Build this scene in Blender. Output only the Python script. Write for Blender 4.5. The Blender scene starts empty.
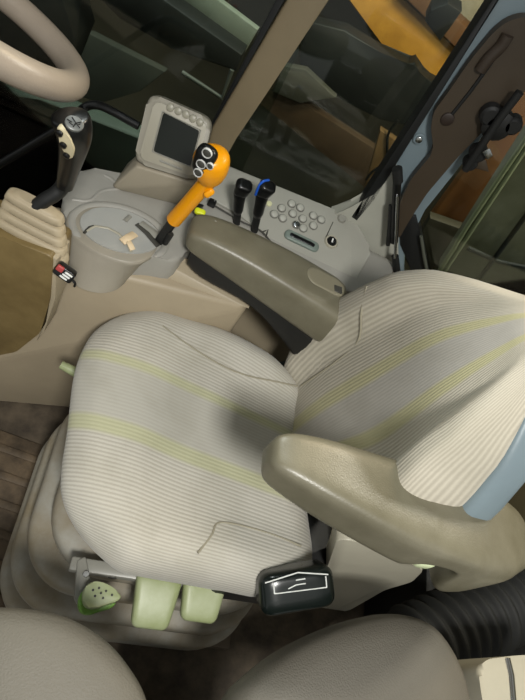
import bpy, bmesh, math, random
from mathutils import Vector, Matrix
random.seed(4)
PI = math.pi
scn = bpy.context.scene
col = scn.collection

# ------------------------------------------------------------------ camera
F = 520.0
CAM = Vector((0.0, 0.0, 1.45))
AX = Vector((0.90616512, 0.38763126, 0.16913541))    # world X seen in (right, down, forward)
AY = Vector((0.21600542, -0.76801925, 0.60289973))
AZ = Vector((0.36360203, -0.50979254, -0.77968271))
cam_d = bpy.data.cameras.new('camera')
cam = bpy.data.objects.new('camera', cam_d)
col.objects.link(cam)
rt = Vector((AX.x, AY.x, AZ.x)); dn = Vector((AX.y, AY.y, AZ.y)); fw = Vector((AX.z, AY.z, AZ.z))
rot = Matrix((( rt.x, -dn.x, -fw.x), (rt.y, -dn.y, -fw.y), (rt.z, -dn.z, -fw.z)))
cam.matrix_world = Matrix.Translation(CAM) @ rot.to_4x4()
cam_d.sensor_fit = 'VERTICAL'
cam_d.sensor_height = 24.0
cam_d.lens = F / 700.0 * 24.0
cam_d.clip_start = 0.02
scn.camera = cam

# ------------------------------------------------------------------ world, lights, exposure
scn.view_settings.view_transform = 'Standard'
scn.view_settings.look = 'None'
scn.view_settings.exposure = 0.28
scn.view_settings.gamma = 1.0
wd = bpy.data.worlds.new('world'); scn.world = wd
wd.use_nodes = True
wd.node_tree.nodes['Background'].inputs['Color'].default_value = (.97, 0.98, 0.95, 1)
wd.node_tree.nodes['Background'].inputs['Strength'].default_value = 0.33

def area(name, loc, target, size, power, color=(1, .95, .86), sy=None):
    d = bpy.data.lights.new(name, 'AREA')
    d.energy = power; d.color = color
    d.shape = 'RECTANGLE'; d.size = size; d.size_y = sy or size
    o = bpy.data.objects.new(name, d); col.objects.link(o)
    o.location = loc
    o.rotation_euler = (Vector(target) - Vector(loc)).to_track_quat('-Z', 'Y').to_euler()
    return o
area('door_light', (0.28, -0.66, 2.30), (0.14, 0.5, 0.5), 0.30, 34, (1, .98, .94))
area('cab_fill', (-0.10, 0.75, 1.98), (0.0, 0.75, 0.5), 0.30, 1.2, (.86, .95, 1))  # unseen cool fill below the ceiling, no fitting modelled
area('shed_fill', (0.9, 1.7, 2.4), (0.75, 2.9, 0.6), 0.4, 46, (1, .80, .52))  # unseen warm fill added to light the yellow board
area('shed_fill', (-0.8, 1.9, 2.5), (-0.5, 2.4, 0.0), 0.5, 40, (.93, 1, .96))  # unseen cool fill added to lift the dark view through the front window
area('quarter_fill', (1.25, 1.32, 1.95), (0.95, 1.55, 0.5), 0.25, 24.0, (1, .95, .82))  # unseen fill added for the boards and fender behind the quarter window

# ------------------------------------------------------------------ helpers
def ray(px, py):
    a, b = px - 262.5, py - 350.0
    return Vector((AX.x*a + AX.y*b + AX.z*F, AY.x*a + AY.y*b + AY.z*F, AZ.x*a + AZ.y*b + AZ.z*F))
def atz(p, z):
    d = ray(*p); return CAM + d * ((z - CAM.z) / d.z)
def aty(p, y):
    d = ray(*p); return CAM + d * ((y - CAM.y) / d.y)
def atx(p, x):
    d = ray(*p); return CAM + d * ((x - CAM.x) / d.x)
def atp(p, q, n):
    d = ray(*p); n = Vector(n); return CAM + d * ((Vector(q) - CAM).dot(n) / d.dot(n))

def srgb(h):
    h = h.lstrip('#'); r = []
    for i in (0, 2, 4):
        c = int(h[i:i+2], 16) / 255
        r.append(c/12.92 if c <= .04045 else ((c + .055)/1.055)**2.4)
    return (*r, 1)

def mat(name, hexc, rough=.5, bump=.0, scale=120, var=.0, vscale=6, metal=0, var_col=None, spec=.5, coat=0):
    m = bpy.data.materials.new(name); m.use_nodes = True
    nt = m.node_tree; b = nt.nodes['Principled BSDF']
    c = srgb(hexc)
    b.inputs['Base Color'].default_value = c
    b.inputs['Roughness'].default_value = rough
    b.inputs['Metallic'].default_value = metal
    b.inputs['Specular IOR Level'].default_value = spec
    b.inputs['Coat Weight'].default_value = coat
    tc = nt.nodes.new('ShaderNodeTexCoord')
    if var > 0:
        n = nt.nodes.new('ShaderNodeTexNoise'); n.inputs['Scale'].default_value = vscale; n.inputs['Detail'].default_value = 6
        n.inputs['Roughness'].default_value = .65
        nt.links.new(tc.outputs['Object'], n.inputs['Vector'])
        r = nt.nodes.new('ShaderNodeValToRGB'); r.color_ramp.elements[0].position = .32; r.color_ramp.elements[1].position = .68
        d = srgb(var_col) if var_col else tuple(x*(1-var) for x in c[:3]) + (1,)
        r.color_ramp.elements[0].color = d; r.color_ramp.elements[1].color = c
        nt.links.new(n.outputs['Fac'], r.inputs['Fac']); nt.links.new(r.outputs['Color'], b.inputs['Base Color'])
    if bump > 0:
        n2 = nt.nodes.new('ShaderNodeTexNoise'); n2.inputs['Scale'].default_value = scale; n2.inputs['Detail'].default_value = 3
        nt.links.new(tc.outputs['Object'], n2.inputs['Vector'])
        bp = nt.nodes.new('ShaderNodeBump'); bp.inputs['Strength'].default_value = bump; bp.inputs['Distance'].default_value = .003
        nt.links.new(n2.outputs['Fac'], bp.inputs['Height']); nt.links.new(bp.outputs['Normal'], b.inputs['Normal'])
    return m

class Th:      # a thing's frame
    pass
def thing(name, label, cat, loc=(0, 0, 0), rz=0.0, group=None):
    o = bpy.data.objects.new(name, None); col.objects.link(o)
    o.empty_display_size = .05
    o.location = loc; o.rotation_euler = (0, 0, rz)
    o['label'] = label; o['category'] = cat
    if group: o['group'] = group
    return o
def mw(o):
    m = Matrix.Translation(o.location) @ o.rotation_euler.to_matrix().to_4x4()
    if o.parent: return mw(o.parent) @ m
    return m
def link(name, bm, m, parent=None, local=False, smooth=40, label=None):
    """link a bmesh as ONE mesh object; world-space unless local"""
    me = bpy.data.meshes.new(name)
    bmesh.ops.recalc_face_normals(bm, faces=bm.faces[:])
    if parent is not None and not local:
        bm.transform(mw(parent).inverted())
    bm.to_mesh(me); bm.free()
    if smooth:
        for p in me.polygons: p.use_smooth = True
        me.set_sharp_from_angle(angle=math.radians(smooth))
    me.materials.append(m)
    o = bpy.data.objects.new(name, me); col.objects.link(o)
    if parent is not None: o.parent = parent
    if label: o['label'] = label
    return o
def solo(name, bm, m, label, cat, base=None, group=None, smooth=40):
    """a thing that is one mesh, its origin at its base"""
    if base is None:
        lo = Vector([min(v.co[i] for v in bm.verts) for i in range(3)]); hi = Vector([max(v.co[i] for v in bm.verts) for i in range(3)])
        base = Vector(((lo.x+hi.x)/2, (lo.y+hi.y)/2, lo.z))
    bm.transform(Matrix.Translation(-Vector(base)))
    o = link(name, bm, m, None, smooth=smooth); o.location = base
    o['label'] = label; o['category'] = cat
    if group: o['group'] = group
    return o
def struct(name, bm, m, smooth=40):
    o = link(name, bm, m, None, smooth=smooth); o['kind'] = 'structure'; return o

def join(a, b):
    me = bpy.data.meshes.new('tmp'); b.to_mesh(me); a.from_mesh(me); bpy.data.meshes.remove(me); b.free(); return a

def box(x0, x1, y0, y1, z0, z1, bev=0.0, seg=2):
    bm = bmesh.new(); bmesh.ops.create_cube(bm, size=1)
    for v in bm.verts:
        v.co = Vector(((x0+x1)/2 + v.co.x*(x1-x0), (y0+y1)/2 + v.co.y*(y1-y0), (z0+z1)/2 + v.co.z*(z1-z0)))
    if bev: bmesh.ops.bevel(bm, geom=bm.edges[:], offset=bev, segments=seg, profile=.5, affect='EDGES')
    return bm
def hull(pts, bev=0.0, seg=2):
    bm = bmesh.new()
    vs = [bm.verts.new(p) for p in pts]
    r = bmesh.ops.convex_hull(bm, input=vs)
    bmesh.ops.delete(bm, geom=[v for v in bm.verts if not v.link_faces], context='VERTS')
    bmesh.ops.dissolve_limit(bm, angle_limit=.02, verts=bm.verts[:], edges=bm.edges[:])
    if bev: bmesh.ops.bevel(bm, geom=bm.edges[:], offset=bev, segments=seg, profile=.5, affect='EDGES', clamp_overlap=True)
    return bm
def prism(poly, vec, bev=0.0, seg=3):
    """poly of 3D points (planar) extruded by vec"""
    bm = bmesh.new(); vec = Vector(vec)
    a = [bm.verts.new(p) for p in poly]; b = [bm.verts.new(Vector(p) + vec) for p in poly]
    n = len(poly)
    bm.faces.new(a); bm.faces.new(b[::-1])
    for i in range(n): bm.faces.new((a[i], b[i], b[(i+1) % n], a[(i+1) % n]))
    if bev:
        s = set(a); ed = [e for e in bm.edges if (e.verts[0] in s) == (e.verts[1] in s)]
        bmesh.ops.bevel(bm, geom=ed, offset=bev, segments=seg, profile=.5, affect='EDGES', clamp_overlap=True)
    return bm
def rnd(pts, r, n=5):
    """round a polygon's corners (3D points)"""
    out = []; k = len(pts); P = [Vector(p) for p in pts]
    for i in range(k):
        p = P[i]; a = P[i-1]-p; b = P[(i+1) % k]-p
        ra = min(r, a.length*.48, b.length*.48)
        s = p + a.normalized()*ra; e = p + b.normalized()*ra
        for j in range(n+1):
            t = j/n; out.append((1-t)**2*s + 2*t*(1-t)*p + t*t*e)
    return out
def spline(pts, n=8):
    P = [Vector(p) for p in pts]; out = []
    for i in range(len(P)-1):
        p0 = P[i-1] if i else P[0]*2-P[1]; p1, p2 = P[i], P[i+1]; p3 = P[i+2] if i+2 < len(P) else P[-1]*2-P[-2]
        for j in range(n):
            t = j/n
            out.append(.5*((2*p1) + (p2-p0)*t + (2*p0-5*p1+4*p2-p3)*t*t + (3*p1-p0-3*p2+p3)*t**3))
    out.append(P[-1]); return out
def tube(path, r, n=14, cap=True, closed=False, flat=None, up=None):
    """r: number or list; flat: (a,b) cross-section scale"""
    P = [Vector(p) for p in path]; k = len(P)
    bm = bmesh.new(); rings = []; ref = None
    for i in range(k):
        if closed: t = P[(i+1) % k]-P[i-1]
        else: t = P[min(i+1, k-1)]-P[max(i-1, 0)]
        t.normalize()
        if ref is None:
            ref = Vector(up) if up else (Vector((0, 0, 1)) if abs(t.z) < .9 else Vector((1, 0, 0)))
        ref = (ref - t*ref.dot(t)).normalized(); s = t.cross(ref)
        rr = r[i] if isinstance(r, (list, tuple)) else r
        fa, fb = flat or (1, 1)
        rings.append([bm.verts.new(P[i] + ref*math.cos(2*PI*j/n)*rr*fa + s*math.sin(2*PI*j/n)*rr*fb) for j in range(n)])
    m = k if closed else k-1
    for i in range(m):
        A, B = rings[i], rings[(i+1) % k]
        for j in range(n): bm.faces.new((A[j], A[(j+1) % n], B[(j+1) % n], B[j]))
    if cap and not closed:
        bm.faces.new(rings[0][::-1]); bm.faces.new(rings[-1])
    return bm
def frame(o, zdir, xdir):
    z = Vector(zdir).normalized(); x = Vector(xdir); x = (x - z*x.dot(z)).normalized(); y = z.cross(x)
    return Matrix(((x.x, y.x, z.x, o[0]), (x.y, y.y, z.y, o[1]), (x.z, y.z, z.z, o[2]), (0, 0, 0, 1)))
def disc(M, r0, r1, h, n=24, bev=0.0):
    """short round button, from z 0 to h of frame M"""
    bm = bmesh.new()
    prof = [(r0, 0), (r0, h*.55), (r0*.96, h*.8), (r1, h)]
    rings = [[bm.verts.new((r*math.cos(2*PI*j/n), r*math.sin(2*PI*j/n), z)) for j in range(n)] for r, z in prof]
    for A, B in zip(rings, rings[1:]):
        for j in range(n): bm.faces.new((A[j], A[(j+1) % n], B[(j+1) % n], B[j]))
    bm.faces.new(rings[0][::-1]); bm.faces.new(rings[-1])
    bm.transform(M); return bm
def annulus(M, ro, ri, h, n=28):
    bm = bmesh.new()
    prof = [(ro, 0), (ro, h*.7), (ro*.7+ri*.3, h), (ri*.8+ro*.2, h), (ri, h*.7), (ri, 0)]
    rings = [[bm.verts.new((r*math.cos(2*PI*j/n), r*math.sin(2*PI*j/n), z)) for j in range(n)] for r, z in prof]
    for i in range(len(rings)):
        A, B = rings[i], rings[(i+1) % len(rings)]
        for j in range(n): bm.faces.new((A[j], A[(j+1) % n], B[(j+1) % n], B[j]))
    bm.transform(M); return bm
def pad(sx, sy, sz, R, r, n=(20, 20, 8), warp=None, uvf=None, M=None):
    """a rounded cushion-like block: plan corner radius R, edge radius r"""
    nx, ny, nz = n; bm = bmesh.new(); V = {}; UV = {}
    e = lambda u: math.sin(u*PI/2)*.6 + u*.4
    def vert(i, j, k):
        key = (i, j, k)
        if key in V: return V[key]
        x, y, z = e(2*i/nx-1), e(2*j/ny-1), e(2*k/nz-1)
        t = max(abs(x), abs(y))
        if t > 1e-9:
            bx, by = x/t*sx, y/t*sy
            ix = max(-(sx-R), min(sx-R, bx)); iy = max(-(sy-R), min(sy-R, by))
            d = Vector((bx-ix, by-iy))
            if d.length > 1e-9: d.normalize(); bx, by = ix+d.x*R, iy+d.y*R
        else: bx = by = 0
        L = min(sx, sy); s = t*L; zz = z*sz
        si = min(s, L-r); zi = max(-(sz-r), min(sz-r, zz))
        d = Vector((s-si, zz-zi))
        if d.length > 1e-9:
            d.normalize(); s2, z2 = si+d.x*r, zi+d.y*r
        else: s2, z2 = s, zz
        px, py = bx*s2/L, by*s2/L
        co = Vector((px, py, z2))
        uv = uvf(px, py, z2, sz) if uvf else None
        if warp: co = Vector(warp(co.x, co.y, co.z))
        v = bm.verts.new(co); V[key] = v; UV[v] = uv
        return v
    def quad(a, b, c, d): bm.faces.new((vert(*a), vert(*b), vert(*c), vert(*d)))
    for i in range(nx):
        for j in range(ny):
            for k in (0, nz): quad((i, j, k), (i+1, j, k), (i+1, j+1, k), (i, j+1, k))
    for i in range(nx):
        for k in range(nz):
            for j in (0, ny): quad((i, j, k), (i+1, j, k), (i+1, j, k+1), (i, j, k+1))
    for j in range(ny):
        for k in range(nz):
            for i in (0, nx): quad((i, j, k), (i, j+1, k), (i, j+1, k+1), (i, j, k+1))
    if uvf:
        lay = bm.loops.layers.uv.new('rib')
        for f in bm.faces:
            for l in f.loops: l[lay].uv = UV[l.vert]
    if M is not None: bm.transform(M)
    return bm
def loft(secs, n=28, pw=3.4):
    """secs: (x, y0, y1, z0, z1): rounded-rectangle sections along x, closed at both ends"""
    bm = bmesh.new(); rings = []
    for x, y0, y1, z0, z1 in secs:
        cy, cz, hy, hz = (y0+y1)/2, (z0+z1)/2, (y1-y0)/2, (z1-z0)/2; ring = []
        for j in range(n):
            t = 2*PI*j/n; c, d = math.cos(t), math.sin(t)
            k = (abs(c)**pw + abs(d)**pw)**(-1/pw)
            ring.append(bm.verts.new((x, cy+hy*c*k, cz+hz*d*k)))
        rings.append(ring)
    for P_, Q_ in zip(rings, rings[1:]):
        for j in range(n): bm.faces.new((P_[j], P_[(j+1) % n], Q_[(j+1) % n], Q_[j]))
    bm.faces.new(rings[0][::-1]); bm.faces.new(rings[-1])
    return bm
def dense(K, n=6):
    """smoothly resample a list of tuples"""
    out = []
    for i in range(len(K)-1):
        for j in range(n):
            t = j/n
            p0 = K[max(i-1, 0)]; p1 = K[i]; p2 = K[i+1]; p3 = K[min(i+2, len(K)-1)]
            out.append(tuple(.5*((2*b) + (c-a)*t + (2*a-5*b+4*c-d)*t*t + (3*b-a-3*c+d)*t**3) for a, b, c, d in zip(p0, p1, p2, p3)))
    out.append(K[-1]); return out
def sstep(a, b, x):
    t = max(0, min(1, (x-a)/(b-a))); return t*t*(3-2*t)

# ------------------------------------------------------------------ materials
M_beige = mat('beige_plastic', '#A3977F', .5, .10, 260, .10, 7)
M_body = mat('tan_panel_plastic', '#A59880', .5, .08, 260, .14, 5)
M_deck = mat('grey_deck_plastic', '#9C9A92', .45, .08, 260, .10, 8)
M_disc = mat('blue_grey_plastic', '#A4A5A0', .4, .04, 200, .08, 10)
M_arm = mat('armrest_vinyl', '#6F6B5A', .36, .12, 420, .16, 9, var_col='#5D5948')
M_olive = mat('dusty_olive_plastic', '#7C6A43', .5, .12, 160, .22, 7, var_col='#5F4F2D')
M_boot = mat('beige_rubber', '#A5987E', .55, .06, 200, .12, 14)
M_black = mat('black_plastic', '#0E0F0F', .28, .03, 200, spec=.5)
M_black_m = mat('black_matt', '#121312', .55, .08, 160, .2, 20)
M_orange = mat('orange_plastic', '#E89A00', .32, .02, 200, .05, 12)
M_housing = mat('monitor_plastic', '#8B877A', .45, .05, 260, .06, 9)
M_screen = mat('screen_glass', '#10150F', .18, 0)
M_steel = mat('steel', '#B9BCBB', .25, .03, 90, metal=1)
M_greym = mat('grey_painted_metal', '#8C8B82', .38, .06, 120, .12, 10)
M_blueg = mat('blue_grey_paint', '#75848A', .4, .05, 120, .12, 6)
M_green = mat('green_plastic', '#9DA580', .42, .06, 160, .10, 18, var_col='#8C9568')
M_rub = mat('grey_suspension_rubber', '#96948A', .6, .12, 120, .25, 9, var_col='#7E735C')
M_wheel = mat('tan_steering_vinyl', '#908577', .38, .10, 300, .10, 12)
M_pillar = mat('brown_trim_plastic', '#83765C', .5, .08, 200, .15, 5)
M_trim = mat('dark_brown_trim', '#3F3528', .5, .08, 200, .15, 8)
M_seal = mat('black_rubber_seal', '#0B0D0D', .5, .05, 150)
M_floor = mat('dirty_floor', '#5B5040', .7, .25, 60, .45, 14, var_col='#2E261C')
M_mat = mat('brown_mat_rubber', '#6A5A45', .7, .3, 60, .45, 18, var_col='#3D3326')
M_instr = mat('grey_seat_vinyl', '#625E54', .6, .35, 380, .12, 6)
M_cover = mat('light_grey_plastic', '#A8A493', .4, .06, 200, .1, 10)
M_wood_y = mat('yellow_board', '#C08A30', .6, .15, 30, .25, 5, var_col='#96661C')
M_wood_b = mat('brown_beam', '#6A4628', .7, .3, 30, .35, 6)
M_wood_o = mat('orange_brown_board', '#7E4E22', .6, .2, 20, .25, 4)
M_wood_d = mat('dark_board', '#3A2C1D', .75, .3, 25, .4, 4)
M_earth = mat('earth_ground', '#3B372B', .9, .5, 14, .4, 1.5)
M_stone = mat('rough_plaster', '#A09683', .9, .8, 22, .3, 14)
M_dirt = mat('dusty_olive_panel', '#7B7767', .8, .35, 30, .4, 7, var_col='#57543F')
M_sheet = mat('grey_green_sheet', '#7E867C', .45, .1, 30, .2, 4)
M_dark = mat('dark_iron', '#171A19', .6, .2, 40, .3, 8)
M_cream = mat('cream_tape', '#D8C3A0', .6, .08, 200)
M_ivory = mat('ivory_plastic', '#C9BE9C', .45, 0)
M_white = mat('white_print', '#D9DBD6', .4, 0)
M_blue = mat('blue_plastic', '#1D55B8', .3, 0)
M_red = mat('red_plastic', '#A03A38', .4, 0)
M_yel = mat('yellow_plastic', '#D5DC1F', .4, 0)
M_but = mat('grey_button', '#A9A99F', .35, 0, var=.06)
M_grey_em = mat('grey_emblem', '#5F6260', .3, 0)
M_brim = mat('dull_button_rim', '#6F6F68', .4, 0)
M_ring = mat('pale_ring', '#C9CAC6', .3, 0)
M_groove = mat('dark_groove_rubber', '#3B3A34', .6, 0)  # plain dark grey for joints, slots and small fittings

def glass(name):
    m = bpy.data.materials.new(name); m.use_nodes = True; nt = m.node_tree
    nt.nodes.remove(nt.nodes['Principled BSDF'])
    out = nt.nodes['Material Output']
    t = nt.nodes.new('ShaderNodeBsdfTransparent'); t.inputs['Color'].default_value = (.75, .80, .76, 1)
    g = nt.nodes.new('ShaderNodeBsdfGlossy'); g.inputs['Roughness'].default_value = .03
    fr = nt.nodes.new('ShaderNodeFresnel'); fr.inputs['IOR'].default_value = 1.45
    mx = nt.nodes.new('ShaderNodeMixShader')
    nt.links.new(fr.outputs['Fac'], mx.inputs['Fac']); nt.links.new(t.outputs[0], mx.inputs[1]); nt.links.new(g.outputs[0], mx.inputs[2])
    nt.links.new(mx.outputs[0], out.inputs['Surface'])
    return m
M_glass = glass('tinted_window_glass')

def fabric(name, base, rib_dark, mid, stripe, s_near, s_far, edge_n, edge_f, rib_str=.55):
    """ribbed upholstery: uv.x runs across the ribs in metres; worn grey band between two green-yellow stripes"""
    m = bpy.data.materials.new(name); m.use_nodes = True; nt = m.node_tree; L = nt.links.new
    b = nt.nodes['Principled BSDF']; b.inputs['Roughness'].default_value = .85; b.inputs['Specular IOR Level'].default_value = .15
    b.inputs['Sheen Weight'].default_value = .15
    uv = nt.nodes.new('ShaderNodeUVMap'); uv.uv_map = 'rib'
    sp = nt.nodes.new('ShaderNodeSeparateXYZ'); L(uv.outputs[0], sp.inputs[0])
    def math_(op, a, bb=None, clamp=False):
        n = nt.nodes.new('ShaderNodeMath'); n.operation = op; n.use_clamp = clamp
        for i, x in enumerate((a, bb)):
            if x is None: continue
            if isinstance(x, (int, float)): n.inputs[i].default_value = x
            else: L(x, n.inputs[i])
        return n.outputs[0]
    u = sp.outputs['X']; v = sp.outputs['Y']
    # knitted look: wave along v breaks up the ribs
    nz = nt.nodes.new('ShaderNodeTexNoise'); nz.inputs['Scale'].default_value = 240; L(uv.outputs[0], nz.inputs['Vector'])
    ph = math_('ADD', math_('MULTIPLY', u, 2*PI/.0076), math_('MULTIPLY', nz.outputs['Fac'], 1.6))
    rib = math_('MULTIPLY_ADD', math_('SINE', ph), .5); rib.node.inputs[2].default_value = .5
    def band(lo, hi, soft=.005):
        a = math_('DIVIDE', math_('SUBTRACT', u, lo-soft), 2*soft, True)
        c = math_('DIVIDE', math_('SUBTRACT', hi+soft, u), 2*soft, True)
        return math_('MULTIPLY', a, c)
    bs = math_('ADD', band(*s_near), band(*s_far), True)
    bm_ = band(s_near[1], s_far[0], .008)
    def mix(f, c1, c2):
        n = nt.nodes.new('ShaderNodeMix'); n.data_type = 'RGBA'; L(f, n.inputs[0])
        for i, c in ((6, c1), (7, c2)):
            if isinstance(c, tuple): n.inputs[i].default_value = c
            else: L(c, n.inputs[i])
        return n.outputs[2]
    stain = nt.nodes.new('ShaderNodeTexNoise'); stain.inputs['Scale'].default_value = 9; stain.inputs['Detail'].default_value = 5
    L(uv.outputs[0], stain.inputs['Vector'])
    c0 = mix(rib, srgb(rib_dark), srgb(base))
    c1 = mix(math_('MULTIPLY', bm_, .70), c0, srgb(mid))
    c2 = mix(math_('MULTIPLY', bs, .75), c1, srgb(stripe))
    st = math_('MULTIPLY', math_('SUBTRACT', stain.outputs['Fac'], .45, True), .9, True)
    c3 = mix(st, c2, srgb('#77745F'))
    L(c3, b.inputs['Base Color'])
    amp = math_('SUBTRACT', 1.0, math_('MULTIPLY', bm_, .75))
    h = math_('MULTIPLY', rib, amp)
    bp = nt.nodes.new('ShaderNodeBump'); bp.inputs['Strength'].default_value = rib_str; bp.inputs['Distance'].default_value = .003
    L(h, bp.inputs['Height']); L(bp.outputs[0], b.inputs['Normal'])
    return m
M_cush = fabric('ribbed_cushion_fabric', '#BAB7AC', '#A6A297', '#A8A69C', '#ACAD88', (-.074, -.042), (.074, .096), 0, 0, .22)
M_back = fabric('ribbed_backrest_fabric', '#BBB5A5', '#A7A192', '#A4A19B', '#AFAB7E', (-.092, -.055), (.045, .078), 0, 0, .22)
M_stitch = mat('seam_thread', '#8F8A78', .8, 0)

# ================================================================== SETTING
struct('floor', box(-1.3, 1.4, -.35, 1.0, -.04, 0), M_floor)
# lower cab wall behind the seat and console, under the glass
struct('wall_right', hull([(.10, .89, 0), (1.35, .89, 0), (1.35, .89, .62), (.10, .89, .62), (.10, 1.05, 0), (1.35, 1.05, 0), (1.35, 1.05, .62), (.10, 1.05, .62)]), M_beige)

# B pillar between the two side windows
pil = [aty(p, 1.06) for p in [(196, 190), (212, 127), (290, -6), (336, -10), (306, 34), (265, 96), (234, 137), (213, 185)]]
struct('trim_1', prism(pil, (0, .07, 0), .006), M_pillar)
# black seal along the front edge of that pillar
sl = [aty(p, 1.05) for p in [(197, 150), (280, -8), (290, -8), (212, 127), (203, 150)]]
struct('trim_2', prism(sl, (0, .05, 0), .002), M_seal)
# rear pillar: blue grey painted slab
rp = [aty(p, 1.06) for p in [(343, 232), (372, 203), (500, -8), (560, -8), (540, 60), (461, 165), (425, 210), (402, 250), (404, 310), (345, 320)]]
struct('trim_3', prism(rp, (0, .06, 0), .006), M_blueg)
sl2 = [aty(p, 1.05) for p in [(350, 217), (364, 198), (497, -8), (504, -8), (374, 200), (357, 222)]]
struct('trim_4', prism(sl2, (0, .05, 0), .003), M_seal)
# lower corner panel between console and rear pillar
cp = [aty(p, 1.05) for p in [(330, 214), (350, 210), (376, 196), (396, 165), (401, 200), (398, 250), (402, 310), (345, 330)]]
struct('trim_5', prism(cp, (0, .035, 0), .006), mat('light_corner_panel', '#A7A79B', .42, .05, 150, .1, 8))
# rubber frame of the quarter window
qf = [aty(p, 1.055) for p in [(398, 212), (416, 216), (420, 232), (428, 275), (436, 330), (425, 330), (410, 268), (400, 245)]]
struct('trim_6', prism(qf, (0, .04, 0), .004), M_seal)
q2 = tube([aty(p, 1.04) for p in [(421, 236), (424, 256), (431, 290), (440, 325)]], .004)
struct('trim_7', q2, mat('grey_seal', '#4C4F45', .5))
struct('window_1', prism([(-1.4, 1.115, .02), (-.02, 1.115, .02), (.03, 1.115, 1.6), (-1.4, 1.115, 1.6)], (0, .004, 0)), M_glass)
struct('window_2', prism([(-.06, 1.10, .60), (.40, 1.10, .60), (.24, 1.10, 1.6), (.04, 1.10, 1.6)], (0, .004, 0)), M_glass)
struct('window_3', prism([(.40, 1.10, .60), (1.5, 1.10, .40), (1.5, 1.10, 1.6), (.30, 1.10, 1.6)], (0, .004, 0)), M_glass)
struct('ceiling', box(-1.4, 1.5, -.2, 1.15, 1.99, 2.03), M_beige)
# the shed outside; unseen side walls and roof added to keep it dark
struct('ground', box(-9, 9, -3, 11, -1.1, -1.0), M_earth)
struct('wall_left', box(-9.2, -9, 1.3, 8.2, -1, 3.6), M_earth)
struct('wall_front', box(9, 9.2, 1.3, 8.2, -1, 3.6), M_earth)
struct('trim_8', box(-9, 9, 1.2, 8.2, 3.4, 3.6), M_earth)
struct('wall_back', box(-9, 9, 8.0, 8.2, -1.0, 4), M_stone)

# ================================================================== DRIVER SEAT
A = math.radians(9)
SO = Vector((.11609, .47469, 0))
seat = thing('driver_seat', 'ribbed grey beige fabric tractor seat with two armrests and green stripes', 'seat', SO, A)
def sl_(p, y0):      # pixel -> seat frame on the plane local y = y0
    n = Vector((-math.sin(A), math.cos(A), 0)); q = atp(p, SO + n*y0, n)
    return mw(seat).inverted() @ q
def sz_(p, z): return mw(seat).inverted() @ atz(p, z)

CX, CZ = .005, .455
def cush_warp(x, y, z):
    ay = abs(y)/.268
    top = sstep(-.06, .065, z)
    w = 1 - (.22 if y > 0 else -.02)*max(0, x/.265)**1.4
    fx = x
    if x < 0: fx = x + .035*ay**2*sstep(0, .265, -x)
    if x < 0 and y < 0: fx += .03*ay**3*sstep(0, .265, -x)
    if x < 0: fx += .026*sstep(.12, -.08, y)*sstep(0, .2, -x)
    if x > 0 and y < 0: fx += .045*ay*x/.265
    b = .022*sstep(.5, .85, ay)*sstep(-.12, .1, x) - .012*(1-ay*ay)*sstep(-.2, 0, x)
    nose = -.030*sstep(.10, .265, -x)*top
    inset = 1 - .06*sstep(.0, -.065, z)
    return (CX + fx*inset, y*w*inset, CZ + z - .14*x + (b + nose)*top)
def cush_uv(x, y, z, sz):
    w = sstep(.55, .9, abs(y)/.268)
    return (y + .09*x + math.copysign(1, y)*(sz-z)*w, x - (sz-z)*(1 if x < 0 else 0)*.6)
link('cushion', pad(.265, .274, .068, .13, .058, (44, 44, 12), cush_warp, cush_uv), M_cush, seat, local=True, smooth=80)
def ctop(x, y): return Vector(cush_warp(x-CX, y, .068))
def seam(pts, par, m=M_stitch, r=.0022):
    return link('seam', tube(spline([Vector(ctop(x, y)) + Vector((0, 0, -.0005)) for x, y in pts], 8), r, 8), m, par, local=True)
cush = [o for o in seat.children if o.name.startswith('cushion')][0]
seam([(-.12, .205), (-.06, .185), (.02, .165), (.09, .165), (.17, .185), (.22, .2)], cush)
seam([(.03, -.235), (.05, -.20), (.06, -.175), (.09, -.168), (.16, -.17), (.22, -.18)], cush)

# backrest: built in plan (u = up, v = across, w = thickness) then stood up, leaning back a little
TB = math.radians(5.5)
BB = Vector((.275, .012, .475))
upv = Vector((math.sin(TB), 0, math.cos(TB))); fr = Vector((-math.cos(TB), 0, math.sin(TB)))
MB = Matrix(((upv.x, 0, fr.x, BB.x), (upv.y, 1, fr.y, BB.y), (upv.z, 0, fr.z, BB.z), (0, 0, 0, 1)))
def wb(u):
    # half width along the height 0 .. .61
    K = [(-.05, .265), (.05, .297), (.13, .304), (.22, .284), (.32, .247), (.40, .212), (.46, .176), (.51, .130), (.56, .080), (.60, .04)]
    for (a, p), (b_, q) in zip(K, K[1:]):
        if u <= b_: t = max(0, (u-a)/(b_-a)); return p+(q-p)*t
    return K[-1][1]
BH = .322
def back_warp(x, y, z):
    u = x + BH - .05
    k = wb(u)/.28
    if y < 0: k *= .30 + .70*sstep(.02, .36, u) - .08*sstep(.24, .36, u)
    ay = abs(y)/.28
    fz = sstep(-.02, .04, z)
    bol = .042*sstep(.54, .77, ay)*(1-sstep(.38, .58, u)) + .012*sstep(.3, .0, u)*(1-ay)
    round_top = -.05*sstep(.38, .64, u)**1.5
    return (u, y*k, z + (bol + round_top)*fz)
def back_uv(x, y, z, sz):
    w = sstep(.75, .95, abs(y)/.28)
    return (y*.95 + math.copysign(1, y)*(sz-z)*w, x)
back = link('backrest', pad(BH, .28, .042, .12, .038, (48, 44, 10), back_warp, back_uv, MB), M_back, seat, local=True, smooth=80)
def btop(u, y):
    k = wb(u)/.28
    return MB @ Vector(back_warp(u-BH+.05, y/k, .042))
def bseam(pts):
    return link('seam', tube(spline([btop(u, y) for u, y in pts], 8), .0022, 8), M_stitch, back, local=True)
bseam([(.02, .16), (.08, .155), (.16, .150), (.24, .155), (.30, .18), (.33, .215)])

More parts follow.
